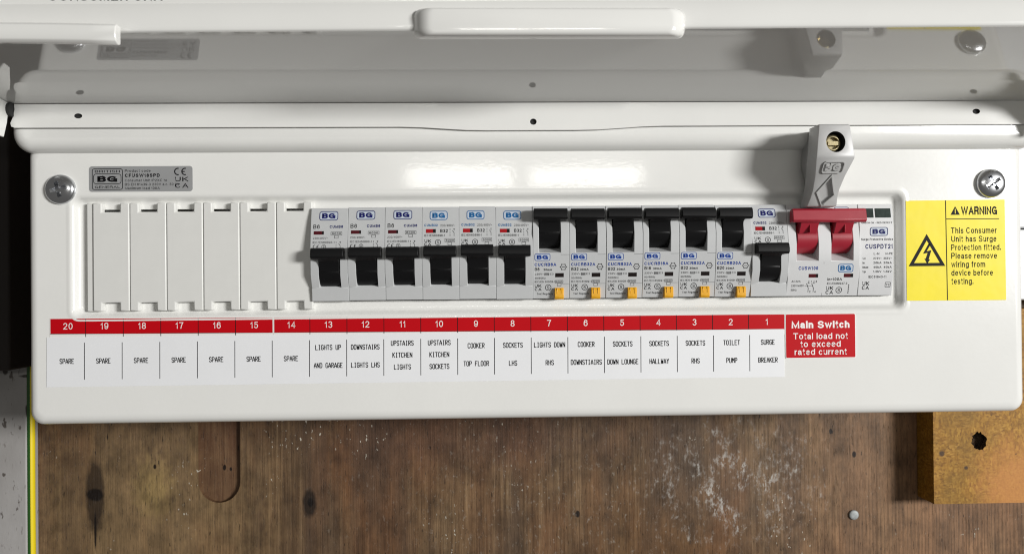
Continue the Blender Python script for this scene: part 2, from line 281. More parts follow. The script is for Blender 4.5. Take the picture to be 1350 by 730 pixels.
def glyphs(st, bold, gap=.17):
    """ribbons for a string at cap height 1; bold 0 = regular pen"""
    k = (st, bold, gap)
    if k in _txt: return _txt[k]
    wt = 0.125+bold*2.6; h = wt/2; V = []; Fc = []; x0 = 0; LY = []
    for ch in st:
        if ch == ' ': x0 += .40; continue
        gw, strokes = GL[ch]
        for si, pl in enumerate(strokes):
            P = [(x0+h+x*max(gw-wt, 0.001)+(0 if gw > .2 else wt*.0), h+y*(1-wt)) for x, y in pl]
            closed = math.dist(P[0], P[-1]) < 1e-4 and len(P) > 3
            o = len(V); n = len(P)
            for i in range(n):
                p0 = P[i-1] if i > 0 else (P[-2] if closed else None); p1 = P[i+1] if i < n-1 else (P[1] if closed else None); c = P[i]
                ds = []
                for a, b in ((p0, c), (c, p1)):
                    if a is None or b is None: continue
                    d = math.dist(a, b) or 1e-9; ds.append(((b[0]-a[0])/d, (b[1]-a[1])/d))
                ns = [(-d[1], d[0]) for d in ds]
                nx, ny = sum(q[0] for q in ns), sum(q[1] for q in ns); L = math.hypot(nx, ny) or 1; nx /= L; ny /= L
                kk = min(1.9, 1/max(.3, nx*ns[0][0]+ny*ns[0][1]))
                ex, ey = c
                if not closed and i in (0, n-1):   # square pen end
                    sgn = -1 if i == 0 else 1; ex += ds[0][0]*h*sgn*.95; ey += ds[0][1]*h*sgn*.95
                V += [(ex+nx*h*kk, ey+ny*h*kk), (ex-nx*h*kk, ey-ny*h*kk)]
            Fc += [(o+2*i, o+2*i+1, o+2*i+3, o+2*i+2) for i in range(n-1)]; LY += [si]*(2*n)
        x0 += max(gw, wt)+gap+wt*.12
    _txt[k] = (V, Fc, LY); return _txt[k]

def rrect(x0, x1, z0, z1, r, n=5):
    r = max(0.001, min(r, (x1-x0)/2-1e-4, (z1-z0)/2-1e-4)); P = []
    for cx, cz, a0 in ((x1-r, z1-r, 0), (x0+r, z1-r, 90), (x0+r, z0+r, 180), (x1-r, z0+r, 270)):
        for i in range(n+1):
            a = math.radians(a0+90*i/n); P.append((cx+r*math.cos(a), cz+r*math.sin(a)))
    return P
def circle(cx, cz, rx, rz=None, n=24):
    rz = rz or rx
    return [(cx+rx*math.cos(2*math.pi*i/n), cz+rz*math.sin(2*math.pi*i/n)) for i in range(n)]

class MB:
    def __init__(s, surf=None, eps=0.06):
        s.V = []; s.F = []; s.I = []; s.mats = []; s.surf = surf; s.eps = eps; s.cur = 0
    def m(s, key):
        M = MT[key]
        if M not in s.mats: s.mats.append(M)
        s.cur = s.mats.index(M); return s
    def add(s, V, Fc):
        o = len(s.V); s.V += V
        for q in Fc: s.F.append(tuple(i+o for i in q)); s.I.append(s.cur)
    def box(s, x0, x1, t0, t1, z0, z1):
        s.add([(x0, t0, z0), (x1, t0, z0), (x1, t1, z0), (x0, t1, z0), (x0, t0, z1), (x1, t0, z1), (x1, t1, z1), (x0, t1, z1)],
              [(0, 1, 2, 3), (4, 7, 6, 5), (0, 4, 5, 1), (1, 5, 6, 2), (2, 6, 7, 3), (3, 7, 4, 0)])
    def prism_x(s, prof, x0, x1):
        """polygon in (t,z) extruded along x"""
        n = len(prof)
        s.add([(x0, t, z) for t, z in prof]+[(x1, t, z) for t, z in prof],
              [tuple(range(n)), tuple(range(2*n-1, n-1, -1))]+[(i, i+n, (i+1) % n+n, (i+1) % n) for i in range(n)])
    def prism_t(s, poly, t0, t1):
        n = len(poly)
        s.add([(x, t0, z) for x, z in poly]+[(x, t1, z) for x, z in poly],
              [tuple(range(n)), tuple(range(2*n-1, n-1, -1))]+[(i, i+n, (i+1) % n+n, (i+1) % n) for i in range(n)])
    def loops(s, L, cap0=False, cap1=True):
        """bridge equal-length closed loops of 3D points"""
        n = len(L[0]); V = [p for l in L for p in l]; Fc = []
        for k in range(len(L)-1):
            for i in range(n):
                j = (i+1) % n; Fc.append((k*n+i, k*n+j, (k+1)*n+j, (k+1)*n+i))
        if cap0: Fc.append(tuple(range(n-1, -1, -1)))
        if cap1: Fc.append(tuple(range((len(L)-1)*n, len(L)*n)))
        s.add(V, Fc)
    # flat print on a surface t = surf(x, z)
    def flat(s, P, faces, layer=None):
        s.add([(x, (s.surf(x, z) if s.surf else 0)+s.eps+(layer[i]*.012 if layer else 0), z) for i, (x, z) in enumerate(P)], faces)
    def poly(s, P): s.flat(P, [tuple(range(len(P)))])
    def rect(s, x0, x1, z0, z1): s.poly([(x0, z0), (x1, z0), (x1, z1), (x0, z1)])
    def ring(s, A, B):
        n = len(A); s.flat(A+B, [(i, (i+1) % n, (i+1) % n+n, i+n) for i in range(n)])
    def rring(s, x0, x1, z0, z1, r, wd): s.ring(rrect(x0, x1, z0, z1, r), rrect(x0+wd, x1-wd, z0+wd, z1-wd, max(r-wd, .05)))
    def cring(s, cx, cz, r, wd, n=20): s.ring(circle(cx, cz, r, n=n), circle(cx, cz, r-wd, n=n))
    def line(s, x0, z0, x1, z1, wd):
        d = math.hypot(x1-x0, z1-z0) or 1; nx, nz = -(z1-z0)/d*wd/2, (x1-x0)/d*wd/2
        s.poly([(x0+nx, z0+nz), (x0-nx, z0-nz), (x1-nx, z1-nz), (x1+nx, z1+nz)])
    def arc(s, cx, cz, r, wd, a0, a1, n=14):
        A = [(cx+r*math.cos(math.radians(a0+(a1-a0)*i/n)), cz+r*math.sin(math.radians(a0+(a1-a0)*i/n))) for i in range(n+1)]
        B = [(cx+(r-wd)*math.cos(math.radians(a0+(a1-a0)*i/n)), cz+(r-wd)*math.sin(math.radians(a0+(a1-a0)*i/n))) for i in range(n+1)]
        s.flat(A+B, [(i, i+1, i+n+2, i+n+1) for i in range(n)])
    def text(s, st, x, z, h, width=None, align='L', bold=0.0, slope=0.0, gap=.17):
        """x: left / centre / right; z: baseline; h: cap height; width: squeeze to this width"""
        V, Fc, LY = glyphs(st, bold, gap)
        if not V: return
        a = min(v[0] for v in V); b = max(v[0] for v in V); k = h
        if width: k = width/(b-a)
        W = (b-a)*k; ox = {'L': x, 'C': x-W/2, 'R': x-W}[align]
        s.flat([(ox+(vx-a)*k, z+vz*h+slope*((vx-a)*k)) for vx, vz in V], Fc, LY)
    def logo(s, x0, x1, z0, z1, key='navy', fill='pale'):
        hgt = z1-z0; e = s.eps
        if fill: s.m(fill); s.poly(rrect(x0, x1, z0, z1, hgt*.27))
        s.eps = e+0.03; s.m(key); s.rring(x0, x1, z0, z1, hgt*.27, hgt*.075)
        s.text('BG', (x0+x1)/2, z0+hgt*.22, hgt*.56, (x1-x0)*.72, 'C', 0.05, gap=.04); s.eps = e
    def ukca(s, x, z, w, h):
        s.text('UK', x, z+h*.54, h*.46, w, bold=0.015); s.text('CA', x, z, h*.46, w, bold=0.015)
    def ce(s, x, z, h):
        r = h/2; wd = h*.15
        s.arc(x+r, z+r, r, wd, 75, 285); s.arc(x+r*2.9, z+r, r, wd, 75, 285); s.rect(x+r*2.05, x+r*2.8, z+r-wd/2, z+r+wd/2)
    def smark(s, cx, cz, r):
        s.cring(cx, cz, r, r*.18); s.text('S', cx, cz-r*.5, r*1.0, align='C', bold=0.01)
    def mesh(s, name, smooth=35):
        me = bpy.data.meshes.new(name)
        me.from_pydata([(x*MM, -t*MM, z*MM) for x, t, z in s.V], [], s.F)
        for M in s.mats: me.materials.append(M)
        if s.mats: me.polygons.foreach_set('material_index', s.I)
        bm = bmesh.new(); bm.from_mesh(me)
        if s.surf is None and s.eps >= 0 and not getattr(s, 'print', False):
            bmesh.ops.recalc_face_normals(bm, faces=bm.faces)
        else:
            for fc in bm.faces:
                if fc.normal.y > 0: fc.normal_flip()
        bm.to_mesh(me); bm.free()
        if smooth:
            me.shade_smooth(); me.set_sharp_from_angle(angle=math.radians(smooth))
        return me
    def build(s, name, parent=None, bevel=0, seg=2, smooth=35, off=None, label=None):
        o = bpy.data.objects.new(name, s.mesh(name, smooth)); C.objects.link(o)
        if bevel:
            b = o.modifiers.new('bevel', 'BEVEL'); b.width = bevel*MM; b.segments = seg; b.limit_method = 'ANGLE'
            b.angle_limit = math.radians(32); b.harden_normals = False
        if parent:
            o.parent = parent
            root = parent
            if parent.get('world_coords'): o.location = -Vector(parent['world_coords'])
        if label: o['label'] = label
        return o
def printer(surf=None, eps=0.06):
    p = MB(surf, eps); p.print = True; return p
def empty(name, loc, label, cat, group=None, world=False):
    o = bpy.data.objects.new(name, None); C.objects.link(o); o.empty_display_size = .01
    o.location = loc; o['label'] = label; o['category'] = cat
    if group: o['group'] = group
    if world: o['world_coords'] = tuple(loc)
    return o
def tag(o, label=None, cat=None, group=None, kind=None):
    for k, v in (('label', label), ('category', cat), ('group', group), ('kind', kind)):
        if v: o[k] = v
    return o
def cut(o, cutters):
    """boolean-subtract cutters (MB) from object o for good"""
    for c in cutters:
        co = bpy.data.objects.new('c', c.mesh('c', 0)); C.objects.link(co)
        co.matrix_world = Matrix.Translation(o.location + (o.parent.location if o.parent else Vector()))
        md = o.modifiers.new('cut', 'BOOLEAN'); md.operation = 'DIFFERENCE'; md.object = co; md.solver = 'EXACT'
        bpy.context.view_layer.update()
        dg = bpy.context.evaluated_depsgraph_get()
        me = bpy.data.meshes.new_from_object(o.evaluated_get(dg)); o.modifiers.clear()
        old = o.data; o.data = me; me.name = old.name; bpy.data.objects.remove(co)
    me.shade_smooth(); me.set_sharp_from_angle(angle=math.radians(35))
def lerp(tab):
    def fn(z):
        if z <= tab[0][0]: return tab[0][1]
        for (a, ta), (b, tb) in zip(tab, tab[1:]):
            if z <= b: return ta+(tb-ta)*(z-a)/(b-a)
        return tab[-1][1]
    return fn

# single-stroke label-printer lettering, 4 wide, 6 high
STROKE = {
 'A': [[(0, 0), (0, 2.2), (2, 6), (4, 2.2), (4, 0)], [(0, 2), (4, 2)]], 'B': [[(0, 0), (0, 6), (3, 6), (4, 5), (4, 4), (3, 3.2), (0, 3.2)], [(3, 3.2), (4, 2.3), (4, 1), (3, 0), (0, 0)]],
 'C': [[(4, 5), (3, 6), (1, 6), (0, 5), (0, 1), (1, 0), (3, 0), (4, 1)]], 'D': [[(0, 0), (0, 6), (2.7, 6), (4, 4.6), (4, 1.4), (2.7, 0), (0, 0)]],
 'E': [[(4, 6), (0, 6), (0, 0), (4, 0)], [(0, 3.1), (3, 3.1)]], 'F': [[(4, 6), (0, 6), (0, 0)], [(0, 3.1), (3, 3.1)]],
 'G': [[(4, 5), (3, 6), (1, 6), (0, 5), (0, 1), (1, 0), (3, 0), (4, 1), (4, 2.8), (2.2, 2.8)]], 'H': [[(0, 0), (0, 6)], [(4, 0), (4, 6)], [(0, 3), (4, 3)]],
 'I': [[(.8, 6), (3.2, 6)], [(2, 6), (2, 0)], [(.8, 0), (3.2, 0)]], 'K': [[(0, 0), (0, 6)], [(4, 6), (0, 2.6)], [(1.2, 3.6), (4, 0)]],
 'L': [[(0, 6), (0, 0), (4, 0)]], 'M': [[(0, 0), (0, 6), (2, 3), (4, 6), (4, 0)]], 'N': [[(0, 0), (0, 6), (4, 0), (4, 6)]],
 'O': [[(1, 6), (3, 6), (4, 5), (4, 1), (3, 0), (1, 0), (0, 1), (0, 5), (1, 6)]], 'P': [[(0, 0), (0, 6), (3, 6), (4, 5), (4, 3.8), (3, 2.8), (0, 2.8)]],
 'R': [[(0, 0), (0, 6), (3, 6), (4, 5), (4, 4), (3, 3), (0, 3)], [(1.8, 3), (4, 0)]], 'S': [[(4, 5), (3, 6), (1, 6), (0, 5), (0, 4), (1, 3.2), (3, 2.8), (4, 2), (4, 1), (3, 0), (1, 0), (0, 1)]],
 'T': [[(0, 6), (4, 6)], [(2, 6), (2, 0)]], 'U': [[(0, 6), (0, 1), (1, 0), (3, 0), (4, 1), (4, 6)]], 'V': [[(0, 6), (2, 0), (4, 6)]],
 'W': [[(0, 6), (.8, 0), (2, 3.6), (3.2, 0), (4, 6)]], 'Y': [[(0, 6), (2, 3), (4, 6)], [(2, 3), (2, 0)]]}
def stroke_text(p, st, cx, zc, adv=1.43, h=2.25, wd=0.37):
    gw = adv*0.66; x = cx-adv*len(st)/2+(adv-gw)/2
    for ch in st:
        for pl in STROKE.get(ch, []):
            for (a, b), (c, d) in zip(pl, pl[1:]):
                # run each stroke a little long so that corners close
                L = math.hypot((c-a)*gw/4, (d-b)*h/6) or 1; ex = wd*.32/L
                ax, az, bx, bz = a*gw/4, b*h/6, c*gw/4, d*h/6
                p.line(x+ax-(bx-ax)*ex, zc-h/2+az-(bz-az)*ex, x+bx+(bx-ax)*ex, zc-h/2+bz+(bz-az)*ex, wd)
        x += adv

# ------------------------------------------------------------------ the wall behind and what is fixed to it
WALL = -100.0
b = MB().m('wood')
slot = [(-160, -60)] + [(-173+13*math.cos(math.radians(-a)), -124+13.2*math.sin(math.radians(-a))) for a in range(0, 181, 12)] + [(-186, -60)]
b.box(-700, 800, WALL-18, WALL, -600, 600)
wall = b.build('wall', smooth=0)
tag(wall, 'worn brown plywood backboard with knots, paint flecks and plaster dust', kind='structure')
cb = MB().m('wood2'); cb.prism_t(slot, WALL-3.2, WALL+5)
wall.data.materials.append(MT['wood2'])
cut(wall, [cb])

b = MB().m('timber'); b.box(-420, -284.0, WALL+0.3, -88, -600, 600)
tag(b.build('timber_post', bevel=1.5), 'grey painted upright timber with chipped paint along the left edge', 'timber post')

b = MB().m('shade_dark'); b.box(-420, -279, -87.5, -64, -49, 600)  # added board, its near-black colour stands in for shade on the timber
tag(b.build('shade_board', bevel=1.5), 'almost black added board left of the fuse box, standing in for shade on the grey timber', 'shadeboard')
def cable():
    g = MB()
    n = 16; cx, ct, rr = -283.0, -90.5, 2.35
    zs = [-600+20*i for i in range(61)]
    rings = [[(cx+0.5*math.sin(z*.013)+rr*math.cos(2*math.pi*i/n), ct+rr*math.sin(2*math.pi*i/n), z) for i in range(n)] for z in zs]
    o = len(g.V); g.V += [p for q in rings for p in q]
    g.m('cablegreen'); g.m('cableyellow')
    for k in range(len(zs)-1):
        for i in range(n):
            a = (i+.5)*360/n
            g.F.append((k*n+i, k*n+(i+1) % n, (k+1)*n+(i+1) % n, (k+1)*n+i)); g.I.append(1 if (a < 78 or a > 285) else 0)
    return g
tag(cable().build('earth_cable', smooth=60), 'green and yellow striped earth cable running up beside the grey timber', 'cable')

b = MB().m('chip'); b.box(270.8, 420, WALL+0.3, -82, -140, -20)
blk = b.build('chipboard_block', bevel=0.6)
tag(blk, 'yellow ochre chipboard block with a round hole on the wall under the right end', 'chipboard')
hb = MB().m('hole'); hb.prism_t([(299.5+(5.0+random.uniform(-.9, .9))*math.cos(a*math.pi/14), -101.5+(5.4+random.uniform(-.9, .9))*math.sin(a*math.pi/14)) for a in range(28)], -87, -70)
blk.modifiers.clear(); blk.data.materials.append(MT['hole']); cut(blk, [hb])

b = MB().m('zinc')
nl = []
for r, t in ((3.1, 0.2), (3.1, 0.8), (2.7, 1.15), (1.5, 1.3), (0.3, 1.32)): nl.append([(229+r*math.cos(2*math.pi*i/20), WALL+t, -151.4+r*math.sin(2*math.pi*i/20)) for i in range(20)])
b.loops(nl); tag(b.build('nail', smooth=50), 'round grey nail head driven into the brown board below the stickers', 'nail')

jb = empty('junction_box', (0.345, 0.1, -0.014), 'white box on the wall half hidden behind the right edge of the fuse box', 'box', world=True)
b = MB().m('boxwhite'); b.box(306, 380, WALL+.3, -62, -14, 27.8); b.build('box_base', jb, 1.0)
b = MB().m('boxwhite'); b.box(305.6, 380.4, WALL+.3, -61, 28.6, 120); b.build('box_lid', jb, 1.0)

# ------------------------------------------------------------------ the consumer unit
CU = empty('consumer_unit', (0.0205, 0.1, -0.0685), 'long white metal fuse box with its flap open above rows of breakers', 'fuse box', world=True)
b = MB().m('white')
X0, X1, Z0, Z1 = -229.6, 270.3, -69.2, 70
def lp(ins, t, r): return [(x, t, z) for x, z in rrect(X0+ins, X1-ins, Z0+ins, Z1-ins, r, 6)]
L = [lp(0, WALL+.4, 6), lp(0, -6, 6), lp(.45, -3.6, 6), lp(1.5, -1.5, 5.5), lp(3.2, -.35, 5), lp(5, 0, 4.5), lp(5.7, 0, 4.2)]
def ip(ins, t, r, x0=-207.4, x1=207.8, z0=-16.4, z1=43.4): return [(x, t, z) for x, z in rrect(x0+ins, x1-ins, z0+ins, z1-ins, r, 6)]
L += [ip(-3.0, 0, 5.8), ip(-2.2, 0, 5.5), ip(-1.2, .25, 5), ip(0, 0, 4.5), ip(1.0, -.8, 4), ip(2.0, -2.6, 3.6), ip(3.0, -3.4, 3.2), ip(4.0, -3.5, 3), ip(4.5, -3.5, 3)]
OX0, OX1, OZ0, OZ1 = -198.5, 201.6, -9.3, 37.2
L += [[(x, t, z) for x, z in rrect(OX0, OX1, OZ0, OZ1, .4, 6)] for t in (-3.5,)]
L += [[(x, t, z) for x, z in rrect(OX0+.01, OX1-.01, OZ0+.01, OZ1-.01, .4, 6)] for t in (-3.6, -14)]
b.loops(L, cap0=False, cap1=True)
b.build('front_cover', CU, smooth=40)

b = MB().m('white')   # the top of the case overhangs the cover in a soft rounded roll
def hp(ins, t, r): return [(x, t, z) for x, z in rrect(-234.2+ins, 276.5-ins, 64.6+ins, 118-ins, r, 8)]
b.loops([hp(0, WALL+.5, 9), hp(0, -.5, 9), hp(.35, 1.5, 8.8), hp(1.1, 3.2, 8.4), hp(2.4, 4.7, 7.6), hp(4.2, 5.7, 6.5), hp(6.2, 6.1, 5)], cap1=True)
b.build('case_top', CU, smooth=50)

# hinge strip with three holes
def strip_outline():
    P = [(-229.8, 87.0), (-229.6, 84.5), (-230.3, 81), (-231.6, 78), (-231.2, 76.3), (-229.6, 75.7)]
    for i in range(0, 13):   # the lower edge dips along the middle
        x = -45+i*10.8; k = 0.5-0.5*math.cos(2*math.pi*i/12) if False else min(1, max(0, min((x+45)/40, (84-x)/40)))
        P.append((x, 75.5-1.9*(k*k*(3-2*k))))
    P += [(272, 75.6), (272.5, 87.0)]
    return P
b = MB().m('flap'); b.prism_t(strip_outline(), 6.9, 8.0)
strip = b.build('hinge_strip', CU)
HOLES = ((-199.4, 81.3, 1.9, 1.2), (20.1, 77.7, 1.6, 1.5), (240.4, 82.0, 1.9, 1.3))
cs = []
for x, z, rx, rz in HOLES:
    c = MB().m('dark'); c.prism_t(circle(x, z, rx, rz, 18), 5, 10); cs.append(c)
strip.data.materials.append(MT['dark']); cut(strip, cs)
bv = strip.modifiers.new('bevel', 'BEVEL'); bv.width = .0003; bv.segments = 2; bv.limit_method = 'ANGLE'
for x, z, rx, rz in HOLES:
    c = MB().m('dark'); c.prism_t(circle(x, z, rx*1.3, rz*1.3, 14), 6.3, 6.85); c.build('hole_dark', strip, off=True).location = (0, 0, 0)  # black discs added behind the strip to paint the dark of the holes
b = MB().m('dark'); b.prism_x([(9+3.0*math.cos(a*math.pi/8), 84.2+3.4*math.sin(a*math.pi/8)) for a in range(16)], -232.6, -229.9); b.build('gap_dark', CU, smooth=50)  # black plug added as the dark of the gap between flange and strip

# open flap: hinge line at t=8, z=87.3, rising towards the viewer
HT, HZ, ANG, FL = 8.0, 87.3, math.radians(8.9), 73.0
def fp(x, s, n):
    z_tw = (x-18)/320.0*2.0*(s/FL)
    return (x, HT+s*math.cos(ANG)-n*math.sin(ANG), HZ+s*math.sin(ANG)+n*math.cos(ANG)+z_tw)
FX0, FX1 = -232.5, 273.5
b = MB().m('flap')
prof = [(0, 0), (FL-.9, 0), (FL-.9, 1.4), (0, 1.4)]
xs = [FX0+(FX1-FX0)*i/24 for i in range(25)]
b.m('flap_shade'); b.loops([[fp(x, s, n) for s, n in prof] for x in xs], cap0=True, cap1=True)
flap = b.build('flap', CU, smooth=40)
b = MB().m('flap'); lpf = [(FL-1.1, .05), (FL-.4, .15), (FL, .7), (FL+.3, 2), (FL+.3, 11.2), (FL-.1, 11.7), (FL+.2, 12.2), (FL+.2, 17), (FL-.85, 17), (FL-.85, .65)]
b.loops([[fp(x, s, n) for s, n in lpf] for x in xs], cap0=True, cap1=True); b.build('lip', flap, smooth=50)
flap['label'] = 'hinged white flap raised open above the breakers'
def side_flange(x0, x1):
    g = MB().m('flap')
    P = [(1.0, -.02), (1.0, -10), (2.2, -17.5), (6, -17.8), (10, -12), (21, -5.8), (FL-2, -2), (FL-1, -.02)]
    n = len(P)
    V = [fp(x0, s, d) for s, d in P]+[fp(x1, s, d) for s, d in P]
    g.add(V, [tuple(range(n)), tuple(range(2*n-1, n-1, -1))]+[(i, i+n, (i+1) % n+n, (i+1) % n) for i in range(n)])
    o = g.build('side_flange', flap, 0.3); return o
side_flange(-232.6, -231.4); side_flange(272.4, 273.6)
# finger handle on the lip
b = MB().m('flap')
def hl(x0, x1, z0, z1, t, r): return [(x, t, z) for x, z in rrect(x0, x1, z0, z1, r, 5)]
hz = 98.6
b.loops([hl(-30.5, 76.5, 95.2, 106.4, 78.0, 3), hl(-30.0, 76, 95.0, 106.2, 80.6, 3), hl(-27.5, 73.5, 94.9, 105.6, 83.2, 3), hl(-25.2, 71.4, 95.2, 105.0, 84.4, 2.6), hl(-23.6, 70, 96.2, 104.2, 84.8, 2.2)], cap0=True)
b.build('handle', flap, smooth=60)
# cream edge tab at the left corner of the lip
b = MB().m('flap')
tl = []
for i in range(13):
    x = -262+119.6*i/12; zz = 99.9-.9*max(0, (i-6)/6)**2+(-.25*(12-i)/12)
    tl.append([(x, t, zz+z) for t, z in ((81.5, -7.2), (83.6, -7.7), (85.4, -6.6), (86, -4), (85.6, -1.0), (84.4, 0), (81.5, 0))])
b.loops(tl, cap0=True, cap1=True); b.build('edge_tab', flap, 0.4, smooth=50)
pr = printer(None, 0.0); pr.m('inkgrey')
V, Fc, _ = glyphs('CONSUMER UNIT', 0.02); a = min(v[0] for v in V); e = max(v[0] for v in V)
pr.add([(-171.6+(x-a)/(e-a)*44.8, 80.1+.35-0.155*(z*4.0+109.5-98)+1.1, 110.2+z*4.0) for x, z in V], Fc)
for i, (x, t, z) in enumerate(pr.V):   # lie on the lip face
    s_ = FL+.27; n_ = (z-HZ-s_*math.sin(ANG)-(x-18)/320*2.0)/math.cos(ANG); pr.V[i] = (x, HT+s_*math.cos(ANG)-n_*math.sin(ANG), z)
pr.build('lettering', flap, smooth=0)

# cover screws
def screw(cx, cz, ang):
    g = MB().m('chrome'); L = []; n = 40
    for r, t in ((7.3, .05), (7.3, 1.1), (7.05, 1.7), (6.4, 2.3), (5.2, 2.8), (3.4, 3.15), (1.6, 3.3), (.2, 3.32)):
        L.append([(cx+r*math.cos(2*math.pi*i/n), t, cz+r*math.sin(2*math.pi*i/n)) for i in range(n)])
    g.loops(L, cap0=True); o = g.build('cover_screw', CU, smooth=60)
    cs = []
    for k in range(2):
        c = MB().m('chrome'); a = ang+k*math.pi/2; d = (math.cos(a), math.sin(a)); q = (-d[1], d[0])
        def pt(u, v, t): return (cx+d[0]*u+q[0]*v, t, cz+d[1]*u+q[1]*v)
        top = [pt(-6.2, -1.25, 6), pt(6.2, -1.25, 6), pt(6.2, 1.25, 6), pt(-6.2, 1.25, 6)]; bot = [pt(-2.4, -.75, .9), pt(2.4, -.75, .9), pt(2.4, .75, .9), pt(-2.4, .75, .9)]
        c.add(top+bot, [(0, 1, 2, 3), (7, 6, 5, 4)]+[(i, i+4, (i+1) % 4+4, (i+1) % 4) for i in range(4)]); cs.append(c)
    cut(o, cs); return o
s1 = screw(-212.2, 46.9, 0.25); s1['label'] = 'shiny cross-head screw at the upper left beside the silver label'
s2 = screw(252.2, 47.2, 0.55); s2['label'] = 'shiny cross-head screw above the yellow warning sticker'

# padlock catch above the main switch
LX = 161.2
b = MB().m('lock')
secs = [(72.6, 7.1, 24.0), (71.9, 7.3, 25.0), (57.4, 9.05, 26.0), (56.2, 9.1, 25.6), (48.9, 7.3, 20.0), (42.8, 6.5, 15.5), (38.5, 6.7, 12.7), (35.6, 7.3, 10.8), (35.0, 7.2, 9.9)]
def csec(z, hw, t):
    k = max(t-11, 2.2)
    return [(LX-hw+3.0, .6, z), (LX-hw+3.0, k-.6, z), (LX-hw+.6, k-.5, z), (LX-hw, k, z), (LX-hw, t, z), (LX+hw, t, z), (LX+hw, k, z), (LX+hw-2.5, k-.6, z), (LX+hw-2.5, .6, z)]
b.loops([csec(*q) for q in secs], cap0=True, cap1=True)
catch = b.build('padlock_catch', CU, bevel=.35, label='grey plastic locking catch with a keyhole, standing over the red main switch')
c1 = MB().m('dark'); c1.prism_t(circle(LX+.2, 64.0, 4.6, 5.0, 28), 15, 40)
c2 = MB().m('lock'); dia = [(LX+.5, 48.3), (LX-4.1, 41.6), (LX-.3, 36.0), (LX+4.1, 40.5)]
ltf = lerp([(35, 9.9), (35.6, 10.8), (42.8, 15.5), (48.9, 20), (56.2, 25.6), (57.4, 26), (72, 25)])
c2.add([(x, ltf(z)-1.3, z) for x, z in dia]+[(x, ltf(z)+6, z) for x, z in dia], [(0, 1, 2, 3), (7, 6, 5, 4)]+[(i, i+4, (i+1) % 4+4, (i+1) % 4) for i in range(4)])
catch.data.materials.append(MT['dark']); cut(catch, [c1, c2])
b = MB().m('brass'); b.loops([[(LX+r*math.cos(2*math.pi*i/20), t, 63.7+r*math.sin(2*math.pi*i/20)) for i in range(20)] for r, t in ((4.4, 15.2), (4.4, 22.8), (4.0, 23.2), (2.9, 23.2), (2.7, 21.4), (.2, 21.4))])
b.box(LX-2.4, LX+2.4, 21, 23.4, 62.7, 64.6)
b.build('lock_barrel', catch, smooth=50)
pr = printer(lambda x, z: ltf(z), .12).m('lock'); pr.logo(LX-5.2, LX+5.0, 50.0, 55.0, 'lock', None)
def dring(k): cx, cz = LX+.05, 41.8; return [(cx+(x-cx)*k, cz+(z-cz)*k) for x, z in dia]
pr2 = printer(lambda x, z: ltf(z), .06).m('lock')
for (pa, pb), (qa, qb) in zip(list(zip(dring(1.16), dring(1.16)[1:]+dring(1.16)[:1])), list(zip(dring(1.02), dring(1.02)[1:]+dring(1.02)[:1]))):
    for i in range(6):   # short pieces so that the rim follows the bent face
        L_ = lambda a, b, t: (a[0]+(b[0]-a[0])*t, a[1]+(b[1]-a[1])*t)
        pr2.poly([L_(pa, pb, i/6), L_(pa, pb, (i+1)/6), L_(qa, qb, (i+1)/6), L_(qa, qb, i/6)])
rim = pr2.build('diamond_rim', catch, smooth=0); sd = rim.modifiers.new('relief', 'SOLIDIFY'); sd.thickness = .0005; sd.offset = 1.0
em = pr.build('emblem', catch, smooth=0); sd = em.modifiers.new('relief', 'SOLIDIFY'); sd.thickness = .0006; sd.offset = 1.0
for ob in catch.children: ob.location = (0, 0, 0)

# stickers on the cover
def sticker(name, outline, key, label, th=0.16):
    g = MB().m(key); g.prism_t(outline, 0.01, th); return g.build(name, CU, label=label, smooth=0)
def sub(pr, name, parent):
    o = pr.build(name, parent, smooth=0); return o
SL = -1.5/364.0      # the strips are stuck on very slightly crooked
zr = lambda x: -16.55+(x+218)*SL
def redstrip(x0, x1, label):
    st = sticker('circuit_strip', [(x0, zr(x0)+.35), (x0, zr(x0)-10), (x1, zr(x1)-10), (x1, zr(x1)+.35)], 'stwhite', label, .12)
    p = printer(None, .16).m('redst')
    p.poly([(x0+.4, zr(x0)), (x0+.4, zr(x0)-7.4), (x1-.2, zr(x1)-7.4), (x1-.2, zr(x1))]); p.build('red_band', st, smooth=0)
    return st
dX = [-200.7+17.87*i for i in range(0, 20)]   # dividers 20|19, 19|18 ...
st1 = redstrip(-218.2, -109.3, 'shorter red numbered strip reading 20 down to 15')
st2 = redstrip(-109.1, 146.3, 'longer red numbered strip reading 14 down to 1')
for st, lo, hi in ((st1, 15, 20), (st2, 1, 14)):
    p = printer(None, .2).m('inkwhite'); q = printer(None, .19).m('ink')
    for n in range(lo, hi+1):
        i = 20-n; xc = -218+17.3/2 if n == 20 else (-200.7+(146.2+200.7)/19*(i-.5))
        p.text(str(n), xc, zr(xc)-5.2, 3.2, align='C', bold=0.0)
        xd = -200.7+(146.2+200.7)/19*i
        if n > lo: q.line(xd, zr(xd), xd, zr(xd)-9, .32)
    x0, x1 = (-218, -109.4) if lo == 15 else (-109, 146)
    q.line(x0, zr(x0)-7.4, x1, zr(x1)-7.4, .22)
    p.build('lettering', st, smooth=0); q.build('divider', st, smooth=0)
PAP = [['SPARE']]*7+[['LIGHTS UP', 'AND GARAGE'], ['DOWNSTAIRS', 'LIGHTS LHS'], ['UPSTAIRS', 'KITCHEN', 'LIGHTS'], ['UPSTAIRS', 'KITCHEN', 'SOCKETS'],
      ['COOKER', 'TOP FLOOR'], ['SOCKETS', 'LHS'], ['LIGHTS DOWN', 'RHS'], ['COOKER', 'DOWNSTIAIRS'], ['SOCKETS', 'DOWN LOUNGE'], ['SOCKETS', 'HALLWAY'], ['SOCKETS', 'RHS'], ['TOILET', 'PUMP'], ['SURGE', 'BREAKER']]
zp = lambda x: -25.6+(x+219.5)*.0006
